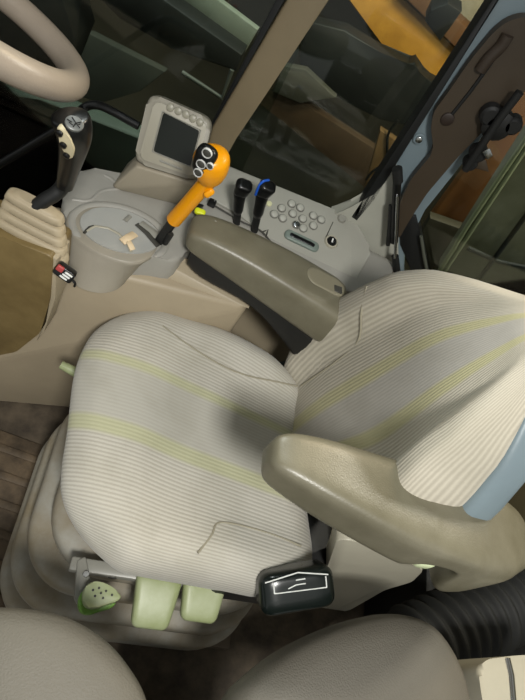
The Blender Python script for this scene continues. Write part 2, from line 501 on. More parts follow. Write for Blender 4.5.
def shell_warp(x, y, z):
    u = x + BH - .06; k = wb(u)/.28*1.045
    if y < 0: k *= .30 + .70*sstep(.02, .36, u) - .08*sstep(.24, .36, u)
    return (u, y*k, z - .055)
link('backrest_shell', pad(BH+.012, .28, .030, .12, .02, (30, 30, 6), shell_warp, None, MB), M_blueg, seat, local=True, smooth=60, label='blue grey plastic shell on the back of the seat')
# hinge bracket on the right between cushion and backrest
link('hinge_bracket', tube([(.15, .262, .395), (.215, .275, .415), (.30, .28, .50)], .016, 10, flat=(1, .5)), M_blueg, seat, local=True)

# left armrest: rounded sections along its length, front narrow, rear end wide and deep
LA = [(.024, -.178, -.156, .818, .834), (.028, -.186, -.147, .804, .848), (.038, -.194, -.139, .795, .856), (.065, -.205, -.133, .786, .861), (.12, -.224, -.131, .776, .862),
      (.20, -.247, -.133, .767, .858), (.255, -.260, -.134, .760, .855), (.272, -.262, -.134, .765, .855), (.285, -.264, -.134, .790, .854), (.31, -.266, -.134, .800, .853), (.342, -.270, -.135, .792, .851), (.355, -.273, -.135, .735, .850),
      (.375, -.276, -.137, .695, .848), (.41, -.272, -.140, .694, .842), (.44, -.258, -.144, .710, .830), (.475, -.240, -.152, .726, .813), (.508, -.218, -.165, .743, .788), (.524, -.202, -.178, .755, .770)]
larm = link('armrest', loft([(x+.013, a, b_, c, d) for x, a, b_, c, d in dense(LA, 5)], 48, 6), M_arm, seat, local=True, smooth=80, label='near left armrest with a deep curved rear end')
link('pivot_cap', pad(.016, .012, .012, .008, .006, (6, 6, 4), None, None, Matrix.Translation((.325, -.245, .765))), mat('pale_green_plastic', '#C3CDA6', .4), seat, local=True, label='pale green pivot cap under the left armrest')
link('armrest_pivot', tube([(.328, -.225, .77), (.345, -.20, .73), (.36, -.17, .69)], .018, 10), M_trim, seat, local=True)
# bracket that carries the left armrest
bk = [sl_(p, -.20) for p in [(330, 560), (336, 540), (352, 540), (402, 560), (424, 570), (412, 582), (385, 590), (350, 610), (322, 616), (318, 590)]]
link('armrest_bracket', prism(rnd(bk, .02, 3), (0, .045, 0), .014, 4), M_cover, seat, local=True, label='light grey bracket carrying the left armrest')
link('dark_gap_block', box(.24, .36, -.215, -.08, .28, .42, .02, 3), M_black_m, seat, local=True)  # black block added to darken the gap below the armrest bracket
# right armrest
RA = [(-.120, .296, .325, .715, .728), (-.116, .284, .338, .704, .740), (-.104, .276, .346, .696, .747), (-.07, .268, .350, .686, .751), (.0, .254, .348, .668, .749), (.10, .234, .344, .640, .738), (.20, .216, .336, .612, .722), (.225, .216, .332, .608, .715), (.238, .222, .325, .615, .708), (.242, .235, .31, .63, .69)]
rarm = link('armrest', loft(dense(RA, 5), 48, 5.5), M_arm, seat, local=True, smooth=80, label='far right armrest beside the control console')
link('armrest_shade_block', loft(dense([(-.100, .290, .325, .645, .70), (-.06, .275, .315, .63, .70), (.05, .250, .29, .622, .68), (.14, .232, .28, .57, .65), (.22, .225, .27, .50, .62)], 4), 24), M_black_m, seat, local=True)  # black block standing in for the shade under the right armrest
MR = frame((.180, .292, .7235), (.16, 0, 1), (1, -.05, 0))
link('recess', pad(.048, .024, .004, .023, .003, (14, 10, 4), None, None, MR), mat('recess_vinyl', '#7B7663', .45, .1, 300), rarm, local=True)
link('label_plate', box(.200, .218, .275, .293, .716, .7255, .001, 1), M_groove, rarm, local=True)

# seat pan and the parts along its left edge
def pan_w(x, y, z): return (x, y*(1-.2*max(0, x/.25)**1.5), z - .14*x)
link('seat_pan', pad(.205, .225, .022, .11, .012, (24, 24, 4), lambda x, y, z: pan_w(x+.03, y, CZ-.078+z)), M_greym, seat, local=True)
sp_ = [sz_(p, .40) for p in [(77, 560), (86, 556), (91, 582), (104, 578), (114, 588), (100, 594), (90, 600), (78, 605), (74, 598)]]
lp = link('side_plate', hull([Vector((p.x, p.y, z)) for p in sp_[:3] + sp_[6:] for z in (.385, .402)], .004, 2), M_greym, seat, local=True, label='grey metal end plate with a screw')
sc_ = sz_((86, 574), .403)
link('screw', disc(frame((sc_.x, sc_.y, .402), (0, -.1, 1), (1, 0, 0)), .006, .005, .004, 12), M_steel, lp, local=True)
rl = link('seat_rail', box(-.165, .26, -.268, -.244, .372, .398, .004), M_greym, seat, local=True)
link('rail_hole', disc(frame((-.085, -.268, .386), (0, -1, 0), (1, 0, 0)), .008, .006, .002, 12), M_groove, rl, local=True)
# green teardrop knob with raised dots
gk = [sz_(p, .43) for p in [(84, 606), (82, 592), (89, 582), (99, 581), (112, 586), (122, 596), (118, 601), (104, 605), (94, 609)]]
gk = [Vector((p.x, p.y, .408)) for p in gk]
kn = link('adjuster_knob', prism(rnd(gk, .01, 3), (0, 0, .022), .006, 3), M_green, seat, local=True, label='green teardrop adjuster knob with raised dots')
lower = [Vector((p.x-.004, p.y-.008, .393)) for p in gk]
link('knob_base', prism(rnd(lower, .01, 3), (0, 0, .015), .004, 2), mat('deep_green_plastic', '#6F9A3F', .45), kn, local=True)
for q in [(93, 590), (99, 588), (101, 593), (95, 596), (106, 591), (112, 595), (103, 598)]:
    c = sz_(q, .43); link('raised_dot', disc(frame((c.x, c.y, .4295), (0, 0, 1), (1, 0, 0)), .0022, .0015, .0015, 8), M_groove, kn, local=True)
def paddle(x0, x1, y0, y1, zt, name, lab):
    M = frame(((x0+x1)/2, (y0+y1)/2, zt), (0, -.30, 1), (1, 0, 0))
    return link(name, pad((x1-x0)/2, (y1-y0)/2, .015, .013, .010, (14, 14, 6), lambda x, y, z: (x*(1+.12*y/.04), y, z - 2.0*y*y), None, M), M_green, seat, local=True, label=lab, smooth=70)
paddle(-.040, .038, -.345, -.250, .392, 'release_paddle', 'square green release paddle, the nearer one')
paddle(.046, .122, -.325, -.25, .405, 'release_paddle', 'green release paddle next to the black latch box')
# small green knob at the front
link('front_knob', tube([(-.205, .10, .40), (-.262, .118, .41), (-.290, .124, .413)], [.009, .011, .009], 12), M_green, seat, local=True)
# black glossy latch box with white markings
MK = frame((.222, -.262, .520), (-.10, -.45, 1), (1, .30, .10))
lb = link('latch_box', pad(.068, .036, .036, .02, .016, (18, 14, 8), lambda x, y, z: (x, y*(1+.0*x), z), None, MK), mat('green_black_gloss', '#121816', .22, 0), seat, local=True, smooth=70, label='glossy black latch box with pale markings')
for a, b_ in [((-.06, .022), (.0, .030)), ((.0, .030), (.055, .020)), ((-.045, .004), (-.045, .020)), ((-.045, .004), (.05, .001)), ((.05, .001), (.05, .018)),
              ((-.005, .012), (.012, .012)), ((-.005, .019), (.012, .019)), ((-.02, .008), (-.005, .012))]:
    link('marking', tube([MK @ Vector((a[0], a[1]*1.1, .0355)), MK @ Vector((b_[0], b_[1]*1.1, .0355))], .0012, 6), M_white, lb, local=True)
link('latch_stalk', box(.09, .22, -.275, -.22, .36, .475, .015, 3), M_black_m, seat, local=True)
# rubber suspension boot: stepped tiers
def tier(pxs, z, off, hx, hy, zc, hz, R):
    return pad(hx, hy, hz, R, min(.016, hz*.9), (24, 24, 6), None, None, Matrix.Translation((off[0], off[1], zc)))
sb = None
for i, (x0, x1, y0, y1, zt, h) in enumerate([(-.225, .26, -.262, .17, .345, .05), (-.262, .28, -.287, .165, .285, .075), (-.285, .28, -.32, .155, .20, .075), (-.30, .28, -.345, .15, .125, .105)]):
    bm = pad((x1-x0)/2, (y1-y0)/2, h/2+.006, .13, .020, (26, 26, 6), None, None, Matrix.Translation(((x0+x1)/2, (y0+y1)/2, zt-h/2)))
    if sb is None: sb = bm
    else: join(sb, bm)
link('suspension_boot', sb, M_rub, seat, local=True, smooth=60, label='stepped grey rubber boot under the cushion')
link('base_plate', box(-.27, .27, -.33, .13, .0, .03, .006), mat('brown_base', '#5A4E3D', .6, .2, 60, .3, 10), seat, local=True)

# ================================================================== RIGHT CONSOLE
con = thing('control_console', 'long beige and grey control console under the right side window', 'console', (0, .82, 0))
edge = [(-.62, .585, .60), (.127, .748, .60)]
body = hull([Vector((-.62, .578, .60)), Vector((.127, .748, .60)), Vector((-.62, .66, .60)), Vector((-.30, .70, .60)), Vector((.127, 1.0, .60)),
             Vector((-.66, .492, .01)), Vector((.105, .742, .01)), Vector((-.62, .66, .01)), Vector((-.30, .70, .01)), Vector((.127, 1.0, .01))], .010, 3)
link('lower_panel', body, M_body, con)
# joint line near the foot of the panel
link('joint_line', tube([(x, (.492+(x+.66)*.3268)*.84 + (.578+(x+.62)*.2276)*.16 - .001, .105) for x in (-.62, -.3, .09)], .002, 6), M_groove, con)
# wedge strip on top of the lower panel
link('ledge', hull([atz((133, 266), .60), atz((250, 310), .60), atz((140, 250), .63), atz((246, 304), .604), atz((250, 270), .63), atz((250, 300), .60), atz((140, 250), .60)], .003, 2), M_beige, con)
# deck
dk = [atz(p, .66) for p in [(70, 226), (60, 205), (70, 180), (85, 166), (135, 176), (150, 170)]] + [Vector((-.09, 1.04, .66)), Vector((.44, 1.04, .66)), Vector((.44, .86, .66)), atz((300, 266), .66), atz((215, 243), .66), atz((190, 246), .66), atz((178, 262), .66), atz((150, 256), .66), atz((132, 256), .66), atz((100, 243), .66)]
dk = [Vector((p.x, p.y, .66)) for p in dk]
link('deck', prism(rnd(dk, .02, 3), (0, 0, -.07), .009, 3), M_deck, con)
# rounded pod bulging toward the seat
rim = [(64, 222), (70, 234), (82, 245), (97, 254), (115, 261), (134, 265), (149, 260), (160, 248), (150, 230), (110, 205), (70, 208)]
low = [(62, 262), (66, 278), (78, 288), (97, 294), (115, 292), (128, 281), (139, 267), (150, 256), (150, 230), (110, 215), (66, 232)]
pb = bmesh.new()
rimP = rnd([atz(p, .660) for p in rim], .03, 4); lowP = rnd([atz(p, .585) for p in low], .03, 4)
pc = sum(rimP, Vector())/len(rimP)
stack = []
for t, sh, dz in [(0, .93, .003), (0, .975, .002), (0, 1.0, -.004), (.12, 1, 0), (.3, 1, 0), (.5, 1, 0), (.7, 1, 0), (.9, 1, 0), (1, .99, 0)]:
    ring = []
    for p, q in zip(rimP, lowP):
        v = p.lerp(q, t); ring.append(pb.verts.new((pc.x+(v.x-pc.x)*sh, pc.y+(v.y-pc.y)*sh, v.z+dz)))
    stack.append(ring)
for Aa, Bb in zip(stack, stack[1:]):
    for q in range(len(Aa)): pb.faces.new((Aa[q], Aa[(q+1) % len(Aa)], Bb[(q+1) % len(Aa)], Bb[q]))
pb.faces.new(stack[0]); pb.faces.new(stack[-1][::-1])
link('pod', pb, mat('pod_plastic', '#979183', .45, .08, 240, .12, 7), con, smooth=75, label='rounded grey brown pod of the console')
# round quadrant disc set in the deck, with raised rim
cd = atz((121, 229), .668)
def ell(rx, ry, z, n=40, ang=.2):
    return [Vector((cd.x + rx*math.cos(t)*math.cos(ang) - ry*math.sin(t)*math.sin(ang), cd.y + rx*math.cos(t)*math.sin(ang) + ry*math.sin(t)*math.cos(ang), z)) for t in [2*PI*i/n for i in range(n)]]
qd = link('quadrant_disc', prism(ell(.078, .056, .657), (0, 0, .0085), .002, 2), M_disc, con, label='blue grey round quadrant plate')
er_ = ell(.092, .068, .661, 40)
link('quadrant_rim', tube([er_[k % 40] for k in range(36, 66)], [.0025] + [.008]*28 + [.0025], 10, flat=(.55, 1)), M_deck, qd)
link('arc_slot', tube([atz(p, .667) for p in [(86, 231), (95, 226), (108, 228), (119, 234), (127, 243), (131, 252)]], .003, 8, flat=(.5, 1)), M_cover, qd)
link('arc_slot', tube([atz(p, .667) for p in [(84, 233), (90, 227), (94, 226)]], .003, 8, flat=(.5, 1)), M_groove, qd)
link('lever_slot', tube([atz(p, .667) for p in [(137, 224), (147, 233), (158, 246)]], .006, 8, flat=(.4, 1)), M_groove, qd)
link('shift_gate', tube([atz(p, .668) for p in [(141, 223), (152, 231), (161, 240)]], .0085, 8, flat=(.4, 1)), M_greym, qd)
link('indicator', tube([atz(p, .667) for p in [(125, 221), (130, 216)]], .005, 8, flat=(.5, 1)), M_greym, qd)
# moulded swoosh on the deck
for pts in ([(72, 199), (90, 200), (105, 190), (135, 190), (165, 197)], [(105, 175), (113, 180), (117, 187)], [(160, 197), (185, 205), (205, 222)]):
    link('moulding', tube(spline([atz(p, .6605) for p in pts]), .004, 8, flat=(.5, 1)), M_deck, con)
# button panel sloping up to the glass
BP0 = Vector((.12, .93, .664)); BPn = Vector((0, -.30, 1)).normalized()
bp_px = [(205, 196), (222, 162), (353, 217), (372, 250), (352, 292), (300, 262), (238, 214)]
bq = [atp(p, BP0, BPn) for p in bp_px]
bpan = link('button_panel', prism(rnd(bq, .012, 3), -BPn*.03, .006, 3), mat('button_panel_plastic', '#9D9C92', .42, .06, 260, .06, 9), con)
def onp(p, h=0.0): return atp(p, BP0 + BPn*h, BPn)
for i, p in enumerate([(281.5, 208.5), (291.5, 204), (300, 208), (274, 214.5), (292.5, 214), (282.5, 218.5), (302.5, 219), (296, 225), (313, 216), (321, 220), (313, 226), (303, 228.5)]):
    o = onp(p); Mx = frame(o, BPn, (1, 0, 0))
    b1 = link('button', disc(Mx, .0088, .0070, .005, 20), M_steel if i == 7 else M_but, con, label='shiny metal button' if i == 7 else None)
    link('button_ring', annulus(Mx, .0108, .0086, .003, 20), M_brim, b1)
o = onp((269, 204)); link('indicator_lamp', disc(frame(o, BPn, (1, 0, 0)), .007, .005, .004, 16), mat('pale_yellow_lamp', '#C8C8A0', .3), con)
# card slot
c1, c2 = onp((289, 235), .001), onp((314, 247), .001)
sd = (c2-c1).normalized()
Ms = frame((c1+c2)/2, BPn, sd)
ln = (c2-c1).length/2
s1 = link('slot_surround', pad(ln+.012, .013, .006, .012, .004, (16, 8, 4), None, None, Ms), mat('grey_green_slot', '#6E7A72', .4), con, smooth=60)
link('slot_opening', pad(ln, .0055, .0035, .005, .002, (12, 6, 4), None, None, Ms @ Matrix.Translation((0, 0, .004))), M_black, s1)
# rotary knob / ignition
o = onp((331, 242)); Mx = frame(o, BPn, (1, 0, 0))
kb = link('rotary_switch', annulus(Mx, .017, .012, .006, 26), M_cover, con)
link('switch_core', disc(Mx, .0115, .009, .009, 22), M_black, kb)
link('switch_mark', box(-.002, .002, -.006, .006, .0085, .0098).copy() if False else (lambda b_: (b_.transform(Mx), b_)[1])(box(-.0018, .0018, -.006, .005, .0088, .0098)), M_white, kb)
o = onp((341.5, 219)); link('socket_cap', disc(frame(o, BPn, (1, 0, 0)), .011, .009, .007, 20), M_greym, con)
link('panel_seam', tube([onp((333, 222)), onp((326, 237))], .0012, 6), M_groove, con)
# slots the two levers run in and the cut-out line of the cover
link('lever_slot', tube(spline([atz(p, .664) for p in [(210, 203), (225, 212), (242, 222), (262, 232), (280, 255)]]), .003, 8, flat=(.5, 1)), M_groove, con)
link('lever_slot', tube([atz(p, .664) for p in [(262, 232), (268, 230), (266, 237)]], .002, 8), M_groove, con)
# tiny yellow switch with its black holder
sw = link('toggle_holder', hull([atz((190, 205), .665), atz((205, 205), .665), atz((196, 218), .665), atz((190, 205), .69), atz((200, 203), .69), atz((195, 212), .69)], .002, 2), M_black, con)
a0 = atz((200, 212), .69)
link('yellow_toggle', pad(.012, .007, .006, .005, .004, (8, 8, 4), None, None, frame(a0, (0, -.3, 1), (1, .1, 0))), M_yel, con, label='small bright yellow toggle')
a0 = atz((212, 203), .67)
link('rocker', box(a0.x-.009, a0.x+.009, a0.y-.007, a0.y+.007, .662, .678, .003), M_black, con)
# small bolt on the side wall behind the ledge
bo = aty((243, 347), .80)

# ------------------------------------------------------------------ cream tape on the disc
tp = thing('tape_scrap', 'cream scrap of tape stuck on the round blue grey plate', 'tape', atz((129, 241), .667))
def strip(a, b_, w):
    return tube(spline([atz(a, .672), atz(((a[0]+b_[0])/2, (a[1]+b_[1])/2-.5), .676), atz(b_, .672)]), w, 10, flat=(.28, 1), up=(0, 0, 1))
link('tape_strip', strip((122, 242), (135, 234), .0085), M_cream, tp)
link('tape_strip', strip((127, 239), (133, 250), .006), M_cream, tp)

# ================================================================== MONITOR
mon = thing('display_monitor', 'grey beige display monitor with dark screen and five round buttons', 'monitor', (-.15, .90, .66))
T = math.radians(28)
mn = Vector((.04, -math.cos(T), math.sin(T))).normalized(); mc = aty((173, 136), .88)
def onm(p, h=0.0): return atp(p, mc + mn*h, mn)
TL, TR, BR, BL = onm((149, 92)), onm((213, 120)), onm((198, 182)), onm((133, 162))
front = rnd([TL, TR, BR, BL], .022, 5)
hs = link('housing', prism(front, -mn*.045, .008, 4), M_housing, mon)
fr2 = rnd([onm(p, .001) for p in [(155, 100), (208, 124), (194, 177), (139, 158)]], .012, 4)
link('face_plate', prism(fr2, mn*.003, .002, 2), mat('face_plate_plastic', '#999586', .42, .04, 260), hs)
sc = link('screen', prism(rnd([onm(p, .004) for p in [(163.5, 112.5), (199.5, 131), (190.5, 166), (153.5, 151)]], .004, 2), mn*.0015), M_screen, mon, label='dark rectangular screen')
link('screen_bezel', tube([onm(p, .005) for p in [(162.5, 111.5), (200.5, 130.5), (191, 167), (152.5, 151.5)]], .0016, 8, closed=True), M_greym, sc)
for p in [(170.5, 107.5), (178.5, 111), (186, 114.5), (193, 118.5), (200, 122.5)]:
    link('button', disc(frame(onm(p, .003), mn, (1, 0, 0)), .0072, .0055, .005, 18), mat('dull_button', '#8E8B7C', .4) if 'dull_button' not in bpy.data.materials else bpy.data.materials['dull_button'], mon)
link('card_slot', tube([onm((160, 160.5), .004), onm((182, 169.5), .004)], .0022, 8), M_greym, mon)
st = [atz(p, .662) for p in [(132, 192), (150, 200), (196, 212), (216, 196), (216, 172), (150, 165)]]
stp = [Vector((p.x, p.y, .66)) for p in st]
up = [onm(p, -.02) for p in [(133, 164), (150, 172), (194, 182), (202, 176), (203, 168), (140, 158)]]
link('stand', hull([(-.235, .845, .66), (-.10, .885, .66), (-.235, .945, .66), (-.08, .98, .66)] + [onm(p, -.005) for p in [(136, 166), (196, 184)]] + [onm(p, -.05) for p in [(140, 152), (200, 172)]], .006, 3), mat('stand_plastic', '#99917F', .5, .08, 240, .08, 8), mon)

# ================================================================== ORANGE LEVER
ol = thing('drive_lever', 'bright orange drive lever with black button face on a black shaft', 'lever', atz((157, 244), .667))
p0, p1 = aty((157, 244), .76), aty((174, 220), .755)
p2, p3 = aty((207, 182), .74), aty((212, 165), .73)
link('shaft', tube([p0, p1], .0095, 12, flat=(1, .8)), M_black_m, ol)
link('shaft_clip', tube([aty((165, 243), .755), aty((171, 234), .75)], .006, 10), M_black_m, ol)
hp = spline([p1, p1.lerp(p2, .5), p2, aty((209.5, 177), .737), aty((211, 168), .733), aty((211.5, 159), .730), aty((211.5, 150), .728)], 6)
nr = len(hp)
def hr(t):
    K = [(0, .0150), (.16, .0140), (.32, .0145), (.42, .0165), (.52, .0225), (.62, .0275), (.74, .0305), (.86, .0305), (.94, .026), (.98, .018), (1, .009)]
    for (a, p), (b_, q) in zip(K, K[1:]):
        if t <= b_: return p+(q-p)*(t-a)/(b_-a)
    return K[-1][1]
def smoothed(f, t): return (f(max(0, t-.02)) + f(t) + f(min(1, t+.02)))/3
gr = link('grip', tube(hp, [smoothed(hr, i/(nr-1)) for i in range(nr)], 22), M_orange, ol, smooth=80, label='orange grip')
link('thumb_lip', pad(.010, .006, .005, .005, .004, (8, 8, 4), None, None, frame(aty((209, 193), .727), (.3, -1, .2), (.6, 0, .8))), M_orange, gr)
# black face facing the driver with four ringed buttons
fc = aty((210.5, 163), .732); fd = (CAM - fc).normalized(); fax = (aty((213, 152), .732) - aty((207, 182), .74)).normalized(); fd = fd*.9 + Vector((-.20, -.1, .05)); fnv = (fd - fax*fd.dot(fax)*.9).normalized(); fc = fc + fnv*.0300
def onf(p, h=0.0): return atp(p, fc + fnv*h, fnv)
fo_ = onf((204, 161), -.009); fx_ = onf((210, 148)) - onf((199, 174))
link('button_face', pad(.0285, .0165, .011, .015, .008, (18, 12, 6), lambda x, y, z: (x, y*(1+.10*x/.028), z - 4*y*y - 2.5*x*x), None, frame(fo_, fnv, fx_)), M_black, ol, smooth=80, label='black button face')
for p, r in [((207.5, 152.5), .0085), ((201.5, 163.5), .0082), ((210.5, 165.5), .0060), ((198.5, 172), .0080)]:
    Mx = frame(onf(p, .0005), fnv, (1, 0, 0))
    b1 = link('button', disc(Mx, r*.75, r*.6, .004, 18), M_groove, ol)
    link('button_ring', annulus(Mx, r, r*.84, .004, 20), M_ring, b1)

# ================================================================== TWO BLACK LEVERS
def blk(pa, pb_, y0, y1, name, lab, blue=False):
    a, b_ = aty(pa, y0), aty(pb_, y1)
    t = thing(name, lab, 'lever', a, 0, 'black control levers on the console')
    ax = (b_-a)
    link('shaft', tube([a - ax*.05, a + ax*.42], .0085, 10, flat=(1, .7)), M_black_m, t)
    kpath = [a + ax*q for q in (.30, .38, .5, .62, .72, .80)]
    kk = link('knob', tube(kpath, [.009, .0115, .0118, .0128, .0145, .0120], 18, flat=(1.0, .9)), M_black, t, smooth=80)
    hz = (ax.normalized() + Vector((.30, -.12, 0))).normalized()
    MH = frame(a + ax*.84 + Vector((.004, -.002, 0)), hz, (1, .3, -.3))
    link('knob_head', pad(.0165, .0135, .019, .010, .008, (14, 12, 8), lambda x, y, z: (x*(1+.12*z/.019), y*(1+.12*z/.019), z), None, MH), M_black, kk, smooth=80)
    if blue:
        link('blue_band', tube(spline([MH @ Vector(q) for q in ((-.0145, -.0085, -.016), (-.0165, -.0075, -.004), (-.0180, -.004, .010), (-.0155, .0, .0180), (-.010, .005, .0195), (-.002, .010, .0185))], 5), .0028, 8), M_blue, kk, label='blue band around the knob')
    return t
blk((236, 226), (242, 179), .915, .90, 'control_lever', 'plain black control lever, left of the one with a blue band')
blk((254, 231), (266, 179), .915, .90, 'control_lever', 'black control lever with a blue band on its knob', True)

# ================================================================== PEDESTAL AND GEAR LEVER
ped = thing('lever_pedestal', 'dusty olive brown pedestal box with rounded lower corner at far left', 'pedestal', (-.33, .62, 0))
pp = [aty(p, .555) for p in [(-40, 221), (0, 236), (53, 257), (50, 300), (40, 333), (16, 352), (-10, 357), (-40, 357)]]
link('housing', prism(rnd(pp, .012, 3), (0, .075, 0), .006, 3), M_olive, ped)
ed = [aty(p, .558) for p in [(52, 257), (57, 260), (55, 299), (44, 332), (36, 342), (46, 322), (50, 300)]]
link('edge_strip', prism(ed, (0, .05, 0), .002, 2), M_beige, ped)
ztop = max(p.z for p in pp)
gl = thing('gear_lever', 'black gear lever with beige three button panel rising from a pleated boot', 'lever', (-.29, .61, .70))
# pleated boot, built on a slanted axis from the pedestal's top edge
b0 = aty((31, 247), .580); b1_ = aty((36, 203), .590)
bm = bmesh.new(); rings = []
ns = 5; prev = None
sect = []
for i in range(ns):
    t0, t1 = i/ns, (i+1)/ns
    w = lambda t: .060*(1-t) + .040*t
    sect += [(t0, w(t0)*.70), (t0+.045, w(t0)*.70), (t0+.055, w(t0)*.97), (t0+.075, w(t0)*1.06), (t1-.035, w(t1)*1.10), (t1-.012, w(t1)*1.02), (t1-.002, w(t1)*.74)]
sect += [(1.0, .036), (1.03, .030)]
axb = b1_-b0
N = 32
for t, w in sect:
    c = b0 + axb*t; ring = []
    for j in range(N):
        th = 2*PI*j/N; cs, sn = math.cos(th), math.sin(th)
        k = (abs(cs)**4 + abs(sn)**4)**-.25
        ring.append(bm.verts.new(c + Vector((cs*k*w, sn*k*w*.30, -.12*cs*k*w))))
    rings.append(ring)
for Aa, Bb in zip(rings, rings[1:]):
    for j in range(N): bm.faces.new((Aa[j], Aa[(j+1) % N], Bb[(j+1) % N], Bb[j]))
bm.faces.new(rings[0][::-1]); bm.faces.new(rings[-1])
link('pleated_boot', bm, M_boot, gl, smooth=50, label='beige pleated rubber boot')
rod = spline([aty((36, 207), .588), aty((45, 200), .595), aty((55, 194), .603), aty((62, 187), .61), aty((66, 176), .61)], 6)
link('rod', tube(rod, .0115, 14), M_black_m, gl)
kp = spline([aty((65, 186), .61), aty((67, 176), .61), aty((71, 158), .60), aty((74, 140), .59), aty((73, 127), .585), aty((70, 117), .585), aty((69, 113), .585)], 6)
nk = len(kp)
def kr(t):
    K = [(0, .0125), (.12, .0140), (.28, .0165), (.45, .0205), (.6, .0240), (.75, .0255), (.86, .0240), (.94, .018), (1, .008)]
    for (a, p), (b_, q) in zip(K, K[1:]):
        if t <= b_: return p+(q-p)*(t-a)/(b_-a)
    return K[-1][1]
kno = link('knob', tube(kp, [smoothed(kr, i/(nk-1)) for i in range(nk)], 22, flat=(1, 1)), M_black, gl, smooth=80)
kc = aty((72.5, 145), .593); kax = (aty((73, 127), .585) - aty((67, 172), .61)).normalized(); kd = (CAM-kc).normalized()*.9 + Vector((-.16, -.1, 0)); kn_ = (kd - kax*kd.dot(kax)).normalized(); kc = kc + kn_*.0250
def onk(p, h=0.0): return atp(p, kc + kn_*h, kn_)
kpoly = rnd([onk(p) for p in [(56, 127.5), (62, 129), (70, 139), (74, 150), (72, 159.5), (66.5, 158), (60, 145)]], .006, 3)
pnl = link('button_panel', prism(kpoly, -kn_*.012, .002, 2), M_ivory, kno, label='curved beige button panel')
for p in [(59.8, 132.5), (63.6, 144.5), (66.8, 155)]:
    link('button', disc(frame(onk(p, 0), kn_, (1, 0, 0)), .0048, .0036, .004, 14), M_black, kno)
# grey emblem on top of the knob
ec = aty((72.5, 124), .585); en = ((CAM-ec).normalized()*.8 + Vector((.1, .1, .5))).normalized(); ec = ec + en*.0240
def one(p, h=0.0): return atp(p, ec + en*h, en)
er = [one((74.5 + 10.5*math.cos(t)*.9 + 4*math.sin(t)*-.4, 123 + 9.5*math.sin(t)*.75 + 3.5*math.cos(t)), .0) for t in [2*PI*i/24 for i in range(24)]]
em = link('emblem_plate', prism(er, -en*.012, .001, 2), M_grey_em, kno, label='round grey emblem plate with dark shift pattern')
for a, b_ in [((67, 119), (72, 122)), ((72, 117), (76, 123)), ((76, 123), (81, 122)), ((76, 123), (73, 127)), ((76, 123), (80, 128)), ((69, 122), (73, 125))]:
    link('pattern_line', tube([one(a, .0008), one(b_, .0008)], .0007, 6), M_black, em)

# small plug on the pedestal edge
pg0 = aty((65, 272), .548)
pl = thing('wiring_plug', 'small black and red wiring plug beside the olive pedestal', 'plug', pg0)
Mp = frame(pg0, (.2, -1, .5), (1, .1, -.45)) @ Matrix.Scale(.85, 4)
link('plug_body', pad(.020, .012, .012, .004, .003, (8, 8, 4), None, None, Mp), M_black, pl)
link('red_clip', pad(.007, .006, .004, .002, .002, (6, 6, 4), None, None, Mp @ Matrix.Translation((-.012, .006, .012))), M_red, pl)
for k in range(3):
    link('contact', pad(.008, .0018, .003, .0015, .001, (4, 4, 4), None, None, Mp @ Matrix.Translation((.003+.002*k, -.006+.006*k, .012))), M_white, pl)
link('wire', tube(spline([Mp @ Vector((.018, -.004, 0)), Mp @ Vector((.028, -.008, 0)), Mp @ Vector((.031, -.016, -.004))]), .0022, 8), M_black, pl)

# ================================================================== GRAB TUBE, STEERING WHEEL
hb = spline([aty(p, .86) for p in [(-40, 186), (0, 164), (40, 140), (70, 122)]] + [aty(p, .90) for p in [(84, 108), (97, 105), (112, 111), (128, 120), (139, 126)]], 8)
solo('support_tube', tube(hb, .0082, 14), M_black, 'thin black bent support tube running behind the gear lever to the monitor', 'tube', base=aty((139, 126), .90))
W = Vector((-.504, .833, .913)); wr = .185; tt, ph = .513, .955
s_ = .80
W = CAM + (W-CAM)*s_; wr *= s_
n = Vector((math.sin(tt)*math.cos(ph), math.sin(tt)*math.sin(ph), math.cos(tt)))
uu = n.cross(Vector((0, 1, .001))).normalized(); ww = n.cross(uu)
swl = thing('steering_wheel', 'tan beige steering wheel, its thick rim entering at top left', 'steering wheel', W - n*.25)
link('rim', tube([W + (uu*math.cos(2*PI*i/72) + ww*math.sin(2*PI*i/72))*wr for i in range(72)], .0200, 20, closed=True), M_wheel, swl, smooth=80)
SPK = sorted([2*PI*i/72 for i in range(72)], key=lambda t: (W + (uu*math.cos(t)+ww*math.sin(t))*wr).x)[:60:22]
def hubp(t): return W + (uu*math.cos(t) + ww*math.sin(t))*wr
for t in SPK: link('spoke', tube([W - n*.03, hubp(t)], .010, 10), M_black_m, swl)
link('hub', disc(frame(W - n*.05, n, uu), .05, .035, .04), M_black_m, swl)
link('column', tube([W - n*.04, W - n*.25], .03, 14), M_black_m, swl)

# ================================================================== FLOOR AND SMALL PARTS
fm = thing('floor_mat', 'worn brown ribbed floor mat between pedestal and seat', 'mat', (-.55, .3, 0))
link('mat', box(-1.0, -.10, .10, .52, 0.0, .012, .004), M_mat, fm)
for k in range(6):
    y = .14 + .065*k
    link('rib', box(-.98, -.11, y, y+.02, .010, .018, .003), M_mat, fm)

# gas strut against the pillar
gs = thing('gas_strut', 'slim black gas strut with steel rod standing against the light rear pillar', 'strut', aty((397, 272), 1.006))
link('cylinder', tube([aty((398, 172), 1.014), aty((396, 196), 1.014), aty((394, 242), 1.014)], .0095, 12), M_black, gs)
link('steel_rod', tube([aty((397.5, 196), 1.003), aty((395, 258), 1.003)], .0035, 10), M_steel, gs)
link('end_fitting', tube([aty((395, 256), 1.010), aty((397, 272), 1.010)], .009, 10), M_black_m, gs)
link('end_fitting', tube([aty((397, 168), 1.014), aty((398, 182), 1.014)], .011, 10), M_black_m, gs)
link('upper_link', tube([aty((391, 205), 1.014), aty((388, 245), 1.014)], .005, 8), M_black_m, gs)

